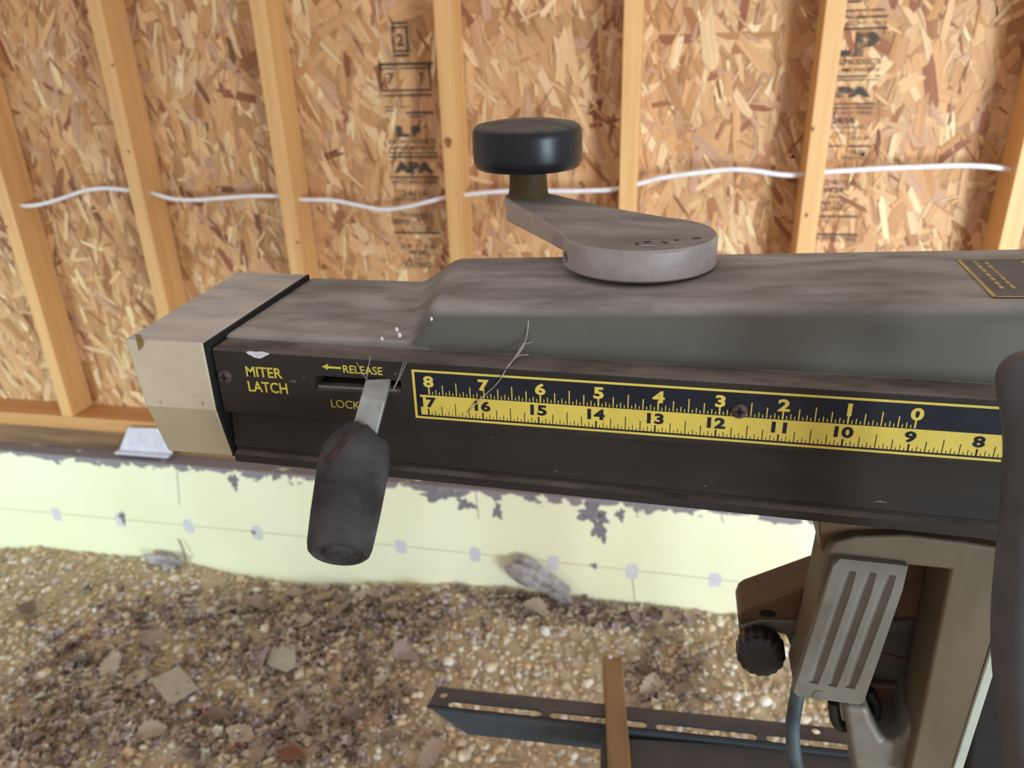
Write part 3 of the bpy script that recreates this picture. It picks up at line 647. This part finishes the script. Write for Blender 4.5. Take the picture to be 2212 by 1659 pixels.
# white specks on the cover
for px, py, y, r in ((932, 689, .3178, .0007), (857, 712, .3172, .0009), (863, 724, .3168, .0010), (825, 732, .3165, .0008)):
    bm = bmesh.new(); bmesh.ops.create_icosphere(bm, subdivisions=2, radius=r); c = at(px, py, y)
    for v in bm.verts: v.co = Vector((v.co.x, v.co.y * .5, v.co.z * 1.4)) + c
    fin('white_speck', bm, M['white_chip'], saw, smooth=True)
# printed warning plate on the cover
def onhump(px, py, dz=.0004):
    d = R3 @ Vector((px - CX, py - CY, FPX)); z = -.105
    for _ in range(12):
        q = d * (z / d.z); z = hump(q.x) + dz
    return d * (z / d.z) + Vector((0, 0, H))
bm = bmesh.new()
W0 = onhump(2145, 643); 
wx = Vector((1, 0, .04)); wy = Vector((.06, 1, .0)).normalized()
def wq(u0, u1, v0, v1, mi, dz):
    bm.faces.new([bm.verts.new(W0 + wx * u + wy * v + Vector((0, 0, dz))) for u, v in ((u0, v0), (u1, v0), (u1, v1), (u0, v1))]).material_index = mi
wq(0, .12, 0, .060, 0, 0)
wq(0, .12, 0, .0015, 1, .0001); wq(0, .0018, 0, .060, 1, .0001); wq(0, .12, .0588, .060, 1, .0001)
r0 = random.Random(5)
for row, (u, h_) in enumerate(((.006, .0018), (.0105, .0016), (.026, .0022), (.030, .0016))):
    v = .012
    while v < .054:
        l_ = r0.uniform(.002, .006); wq(u, u + h_, v, min(.056, v + l_), 1, .0001); v += l_ + .0012
for row in range(3):
    u = .014
    while u < .11:
        l_ = r0.uniform(.002, .005); wq(u, u + l_, .004 + row * .0026, .0054 + row * .0026, 1, .0001); u += l_ + .001
M['warn_black'] = mat('dusty_label_black', (92, 84, 84), (108, 100, 98), 40, .7); M['warn_yellow'] = mat('dusty_label_yellow', (196, 164, 88), (168, 146, 98), 70, .7)
fin('warning_label', bm, [M['warn_black'], M['warn_yellow']], saw)['label'] = 'dusty black and yellow printed label'

# end cap
bm = bmesh.new()
sec = [(.2995, -.1243), (.2990, -.1590), (.3040, -.1875), (.4050, -.1875), (.4120, -.1600), (.4120, -.1232)]
def capring(xf, inset=0.0):
    out = []
    for (y, z) in sec:
        x = xf(y, z); out.append(bm.verts.new(pz(x, y, z)))
    return out
r1 = capring(lambda y, z: -.2530 + .09 * (-.124 - z) - (.004 if y > .35 else 0)); r2 = capring(lambda y, z: -.2112 + (.0012 if z < -.17 else 0))
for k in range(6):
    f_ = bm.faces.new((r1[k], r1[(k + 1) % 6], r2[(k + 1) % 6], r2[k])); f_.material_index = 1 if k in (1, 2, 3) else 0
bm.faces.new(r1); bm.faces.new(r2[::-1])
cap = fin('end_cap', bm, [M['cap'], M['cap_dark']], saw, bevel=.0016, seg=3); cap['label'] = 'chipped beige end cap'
bm = bmesh.new(); prism(bm, [pz(-.2111, y, z) for y, z in ((.2998, -.1247), (.2994, -.1590), (.3043, -.1871), (.4050, -.1871), (.4115, -.1600), (.4115, -.1236))], (.0014, 0, 0)); fin('cap_gap_shade', bm, M['void'], saw)  # black sheet that paints in the shade of the gap behind the cap

bm = bmesh.new(); cw = [at(x, y, .2990) + Vector((0, -.0001, 0)) for x, y in ((292, 722), (304, 724), (310, 736), (309, 748), (300, 758), (297, 742))]
prism(bm, cw, (0, .0004, 0)); fin('worn_corner', bm, mat('worn_paint', (150, 126, 78), (120, 98, 60), 300, .7), saw)['label'] = 'paint worn off the cap corner'
# crank on top
CXc, CYc, HR = -.0155, .3880, .0385
crank_prof = [(0, 0), (HR * .96, 0), (HR, .0012), (HR, .0142), (HR - .0010, .0155), (0, .0158)]
bm = bmesh.new(); zb_ = -.1052
lathe(bm, pz(CXc, CYc, zb_), (0, 0, 1), crank_prof, 72)
crank = fin('elevation_crank', bm, M['cast'], saw, smooth=True, angle=35); crank['label'] = 'cast grey crank with black knob'
def onhub(px, py):
    d_ = (R3 @ Vector((px - CX, py - CY, FPX))).normalized(); t_ = .2
    while t_ < .6:
        q = Vector((0, 0, H)) + d_ * t_
        if math.hypot(q.x - CXc, q.y - CYc) < HR: return q
        t_ += .0002
hq = onhub(1222, 556); hn = Vector((hq.x - CXc, hq.y - CYc, 0)).normalized()
bm = bmesh.new(); lathe(bm, hq, hn, [(.0030, -.007), (.0030, .006)], 20); boolean_cut(crank, [bm])
for p_ in crank.data.polygons: p_.use_smooth = True
crank.data.set_sharp_from_angle(angle=math.radians(35))
bm = bmesh.new(); lathe(bm, pz(CXc, CYc, -.1085), (0, 0, 1), [(.024, 0), (.024, .0036)], 40); fin('crank_shaft', bm, M['void'], crank, smooth=True)
EX, EY = -.0855, .463
for mx, my, l_, w_, ang, mm in ((1376, 526, .0012, .0030, .3, 'rust'), (1400, 531, .0070, .0012, .0, 'bare'), (1398, 522, .0032, .0016, .4, 'post'), (1436, 523, .0036, .0011, -.6, 'rust'), (1462, 518, .0022, .0011, .7, 'post'), (1505, 514, .0040, .0016, .2, 'post')):
    mp_ = atz(mx, my, zb_ + .0159); bm = bmesh.new(); ca_, sa_ = math.cos(ang), math.sin(ang)
    prism(bm, [Vector((mp_.x + a * ca_ - b * sa_, mp_.y + a * sa_ + b * ca_, mp_.z - .0003)) for a, b in ((-l_ / 2, -w_ / 2), (l_ / 2, -w_ / 2), (l_ / 2, w_ / 2), (-l_ / 2, w_ / 2))], (0, 0, .0006))
    fin('casting_mark', bm, M[mm], crank, bevel=.0003)
bm = bmesh.new(); lathe(bm, onhub(1372, 607) + Vector((0, .003, -.0005)), (0, 0, -1), [(.0011, -.002), (.0011, .0016), (0, .0016)], 12); fin('pointer_stub', bm, M['void'], crank)
d = Vector((EX - CXc, EY - CYc, 0)); Ln = d.length; d.normalize(); nrm = Vector((-d.y, d.x, 0))
pts = []
for k in range(9):                         # rounded outer end
    a = math.pi / 2 - math.pi * k / 8; pts.append((Ln + .0150 * math.cos(a), .0150 * math.sin(a)))
pts += [(Ln * .5, -.0225), (.012, -.0345), (-.004, -.037), (-.012, 0), (-.004, .037), (.012, .0350), (Ln * .5, .0255)]
bm = bmesh.new(); top = -.0890
a_top = [bm.verts.new(pz(CXc + d.x * u + nrm.x * v, CYc + d.y * u + nrm.y * v, top - .0006 + .0038 * u / Ln)) for u, v in pts]
b_bot = [bm.verts.new(pz(CXc + d.x * u + nrm.x * v * .86, CYc + d.y * u + nrm.y * v * .86, top - .0125)) for u, v in pts]
bm.faces.new(a_top); bm.faces.new(b_bot[::-1])
for k in range(len(pts)): bm.faces.new((a_top[k], b_bot[k], b_bot[(k + 1) % len(pts)], a_top[(k + 1) % len(pts)]))
fin('crank_arm', bm, M['cast'], crank, bevel=.0022, seg=3)
bm = bmesh.new(); lathe(bm, pz(EX, EY, -.0895), (0, 0, 1), [(.0134, 0), (.0122, .004), (.0113, .009), (.0109, .0215)], 32); fin('crank_post', bm, M['post'], crank, smooth=True, angle=50)
KR = .0322; kz = -.0692
prof = [(0, 0), (KR * .90, 0), (KR * .95, .0008), (KR * .985, .003), (KR, .0065), (KR, .0185), (KR * .985, .0215), (KR * .95, .0235), (KR * .88, .0249), (KR * .6, .0264), (KR * .3, .0271), (0, .0273)]
bm = bmesh.new(); lathe(bm, pz(EX, EY, kz), (0, 0, 1), prof, 72); fin('crank_knob', bm, M['knob'], crank, smooth=True, angle=60)['label'] = 'round black knob'

# latch lever: flat steel bar with a rubber grip
lv_pts = [(at(815, 826, YR + .008), .0), (at(817, 826, YR - .002), 0), (at(806, 866, YR - .012), 0), (at(790, 925, YR - .018), 0), (at(783, 950, YR - .021), 0)]
bm = bmesh.new(); rings = []
P_ = [p_ for p_, _ in lv_pts]
for i, p_ in enumerate(P_):
    wv = Vector((1, .18, 0)).normalized(); t = (P_[min(i + 1, 4)] - P_[max(i - 1, 0)]).normalized(); nv_ = wv.cross(t).normalized(); wv = t.cross(nv_)
    w_, h_ = .0056, .0016
    rings.append([bm.verts.new(p_ + wv * (w_ * a) + nv_ * (h_ * b)) for a, b in ((-1, -1), (1, -1), (1, 1), (-1, 1))])
for a, b in zip(rings, rings[1:]):
    for k in range(4): bm.faces.new((a[k], a[(k + 1) % 4], b[(k + 1) % 4], b[k]))
bm.faces.new(rings[0]); bm.faces.new(rings[-1][::-1])
lever = fin('latch_lever', bm, M['bare'], saw, bevel=.0006); lever['label'] = 'flat steel latch lever with a worn black grip'
g0 = at(777, 935, YR - .018); g1 = at(731, 1198, YR - .0675); ax = g1 - g0; GL = ax.length
RB = .0152
prof = [(0, .0), (.006, 0), (.0085, .0006), (.0120, .004), (.0142, .0085), (RB, .014), (RB, GL * .35), (.0142, GL * .70), (.0132, GL - .004), (.0125, GL - .0012), (.0112, GL), (.0098, GL - .0002), (.0094, GL - .0009), (.0066, GL - .0009), (.0062, GL - .0002), (.0058, GL + .0004), (.0046, GL + .0004), (.0042, GL - .0001), (0, GL - .0001)]
bm = bmesh.new(); lathe(bm, g0, ax, prof, 56)
for v in bm.verts:                          # torn collar
    s_ = (v.co - g0).dot(ax.normalized())
    if s_ < .009: th_ = math.atan2(v.co.z - g0.z, v.co.x - g0.x); v.co += ax.normalized() * (.0011 * math.sin(3 * th_ + .6) + .0005 * math.sin(7 * th_) + .0004 * math.sin(13 * th_))
fin('grip', bm, M['rubber'], lever, smooth=True, angle=50)['label'] = 'worn black rubber grip'
# dark gouge in the grip
def ongrip(px, py, out=.0003):
    d_ = (R3 @ Vector((px - CX, py - CY, FPX))).normalized(); o_ = Vector((0, 0, H)); best = None
    u_ = ax.normalized(); t_ = .15
    while t_ < .45:
        q = o_ + d_ * t_; s_ = (q - g0).dot(u_); r_q = (q - g0 - u_ * s_).length
        rr = np.interp(s_, [0, .004, .0085, .014, GL * .35, GL * .7, GL], [.0085, .012, .0142, RB, RB, .0138, .0116])
        if 0 < s_ < GL and r_q < rr + out: return q
        t_ += .0001
    return at(px, py, YR - .03)
bm = bmesh.new(); tube(bm, [ongrip(x, y) for x, y in ((757, 936), (745, 950), (733, 964), (722, 978), (712, 990), (702, 996))], [.0007, .0012, .0014, .0013, .0017, .0009], 8)
fin('grip_gouge', bm, mat('gouge_rust', (62, 38, 30), (48, 30, 26), 200, .9), lever, smooth=True)

# yoke and carriage under the arm
def plate(name, pix, y, depth, material, parent=saw, bevel=.001, seg=2):
    bm = bmesh.new(); prism(bm, [at(px, py, y) for px, py in pix], (0, depth, 0)); return fin(name, bm, material, parent, bevel=bevel, seg=seg)
YK = .335
plate('carriage', [(1768, 1120), (1900, 1132), (2230, 1160), (2230, 1190), (1960, 1170), (1850, 1172), (1818, 1192), (1772, 1190)], YK + .006, .060, M['brown_arm'])
yoke = plate('yoke', [(1787, 1190), (1800, 1172), (1850, 1160), (1960, 1158), (2080, 1172), (2200, 1190), (2200, 1242), (2155, 1236), (2150, 1370), (2072, 1640), (2062, 1690), (1958, 1690), (1988, 1550), (2052, 1232), (1962, 1223), (1862, 1522), (1715, 1500), (1745, 1390)], YK, .030, M['yoke_leg'], bevel=.002)
yoke['label'] = 'tan cast yoke straddling the motor'
rib = plate('ribbed_plate', [(1815, 1207), (1962, 1223), (1950, 1275), (1866, 1518), (1855, 1523), (1722, 1504), (1714, 1496), (1800, 1222)], YK - .004, .006, M['yoke'], yoke, bevel=0)
cuts = []
for a, b in (((1840, 1234), (1757, 1478)), ((1884, 1238), (1797, 1484)), ((1926, 1243), (1836, 1488))):
    bm = bmesh.new(); p0, p1 = at(*a, YK - .0042), at(*b, YK - .0042); tube(bm, [p0 + (p1 - p0) * (k / 6) for k in range(7)], [.0022] + [.0029] * 5 + [.0024], 14); cuts.append(bm)
boolean_cut(rib, cuts)
b_ = rib.modifiers.new('bevel', 'BEVEL'); b_.width = .0006; b_.segments = 2; b_.limit_method = 'ANGLE'; rib['label'] = 'grey cast plate with three grooves'
bm = bmesh.new(); lathe(bm, at(1770, 1502, YK - .0038), (0, -1, 0), [(.0036, 0), (.0034, .0006), (0, .0009)], 24); fin('plate_rivet', bm, M['yoke'], yoke, smooth=True)
bm = bmesh.new(); prism(bm, [at(2152, 1368, YK - .001), at(2152, 1440, YK - .001), at(2072, 1690, YK - .001), at(2050, 1690, YK - .001)], (.0, .004, 0)); fin('yoke_edge_light', bm, M['yoke_lit'], yoke, bevel=.0008)['label'] = 'pale strip of light painted along the yoke edge'  # strip whose colour stands for light falling on the leg's edge
plate('motor_bracket', [(1840, 1205), (2090, 1225), (2085, 1345), (1850, 1335)], .368, .05, M['brown_arm'], bevel=.003)
plate('motor_housing', [(1800, 1362), (1850, 1348), (2080, 1330), (2120, 1380), (2110, 1480), (2040, 1500), (1870, 1480), (1800, 1440)], .376, .07, M['motor'], bevel=.008, seg=5)
plate('motor_band', [(1820, 1398), (1900, 1410), (1960, 1424), (2040, 1428), (2040, 1434), (1960, 1430), (1900, 1416), (1820, 1404)], .3752, .002, M['brown_arm'], bevel=0)
plate('motor_skirt', [(1850, 1478), (2090, 1490), (2080, 1540), (1990, 1545), (1900, 1520), (1850, 1510)], .372, .04, M['brown_arm'], bevel=.003)
plate('blade_guard', [(2120, 1380), (2260, 1380), (2260, 1720), (2076, 1720)], .352, .05, M['black'], bevel=.004)
larm = plate('bevel_arm', [(1594, 1336), (1600, 1320), (1612, 1311), (1770, 1256), (1830, 1240), (1800, 1440), (1722, 1432), (1698, 1374), (1650, 1362), (1612, 1376), (1600, 1394)], .370, .026, M['brown_arm'], bevel=.003, seg=3)
bm = bmesh.new(); prism(bm, [at(x, y, .3692) for x, y in ((1598, 1352), (1640, 1340), (1740, 1342), (1790, 1350), (1785, 1440), (1722, 1430), (1698, 1372), (1650, 1360), (1612, 1374))], (0, .003, 0)); fin('bevel_arm_face', bm, M['yoke'], larm, bevel=.0008)
bm = bmesh.new(); lathe(bm, at(1658, 1325, .3698), (0, -1, 0), [(.0046, -.002), (.0046, .0006), (0, .0006)], 20)
for v in bm.verts: v.co.z = at(1658, 1325, .3698).z + (v.co.z - at(1658, 1325, .3698).z) * .5
fin('arm_slot', bm, M['void'], larm)
kc = at(1645, 1418, .356)
bm = bmesh.new(); lathe(bm, kc + Vector((0, .012, 0)), (-.05, -1, .12), [(.006, -.01), (.006, 0), (.0118, .001), (.0132, .004), (.0132, .0125), (.0122, .0150), (.008, .016), (0, .0162)], 96, 16, .03); fin('bevel_knob', bm, M['black'], saw, smooth=True, angle=60)['label'] = 'black fluted knob'
plate('arbor_casting', [(1822, 1526), (1876, 1532), (1884, 1560), (1908, 1602), (1942, 1606), (1974, 1560), (2005, 1556), (2060, 1600), (2075, 1700), (1850, 1700)], YK + .008, .05, M['yoke'], bevel=.004, seg=3)
bm = bmesh.new(); tube(bm, spline([at(1800, 1515, .352), at(1806, 1555, .352), at(1824, 1570, .352), at(1880, 1560, .358), at(1892, 1525, .36), at(1876, 1490, .36)]), .0032, 10); fin('belt_guard', bm, M['black'], saw, smooth=True)
bm = bmesh.new(); tube(bm, spline([at(2000, 1480, .372), at(1970, 1540, .372), at(1940, 1600, .372)]), .0062, 10); fin('strut', bm, M['black'], saw, smooth=True)
bm = bmesh.new(); tube(bm, spline([at(1728, 1470, .362), at(1719, 1520, .358), at(1712, 1570, .356), at(1716, 1630, .354), at(1732, 1690, .352), at(1760, 1760, .35)], 8), .0041, 14); fin('power_cord', bm, M['cord'], saw, smooth=True, angle=180)['label'] = 'grey rubber power cord'
# handle post nearest the lens
hp = [(2218, 822, .285), (2222, 818, .262), (2228, 850, .252), (2236, 900, .250), (2238, 1000, .250), (2224, 1160, .250), (2208, 1300, .250), (2205, 1420, .250), (2218, 1560, .252), (2240, 1720, .256)]
bm = bmesh.new(); pp = spline([at(*q) for q in hp], 6); tube(bm, pp, [.0085] * 3 + [.0095] * (len(pp) - 3), 20); fin('pull_handle', bm, M['handle'], saw, smooth=True, angle=180)['label'] = 'dark grey pull handle'
bm = bmesh.new(); lathe(bm, (.62, .37, zt - .004), (0, 0, 1), [(.07, 0), (.07, .02), (.05, .03), (.05, H - .20 - zt + .02)], 40); fin('support_column', bm, M['cap'], saw, smooth=True, angle=40)

# cobwebs
bm = bmesh.new()
for pts in (((1142, 692, .3195), (1136, 735, .316), (1122, 762, .312), (1098, 790, .303), (1074, 828, .3005), (1038, 862, .3005), (1010, 892, .301)), ((1150, 738, .3165), (1128, 748, .315), (1112, 775, .309)), ((1142, 766, .314), (1116, 770, .312), (1100, 790, .303)), ((1136, 735, .316), (1110, 775, .309), (1098, 790, .303))):
    tube(bm, spline([at(*q) for q in pts], 4), [.00016 + .00022 * random.random() for _ in range((len(pts) - 1) * 4 + 1)], 5)
tag(fin('cobweb', bm, M['web']), 'dusty cobweb strand hanging from the arm cover across the figure 7', 'cobweb')
bm = bmesh.new()
for pts in (((878, 782, .301), (868, 806, .2975), (858, 826, .296), (850, 842, .297)), ((872, 782, .301), (862, 812, .297), (850, 838, .297)), ((800, 770, .301), (796, 792, .3), (792, 820, .297)), ((770, 782, .3012), (775, 792, .3), (790, 818, .297))):
    tube(bm, spline([at(*q) for q in pts], 4), .00016, 5)
tag(fin('cobweb', bm, M['web']), 'thin cobweb threads stretched over the miter latch slot', 'cobweb')
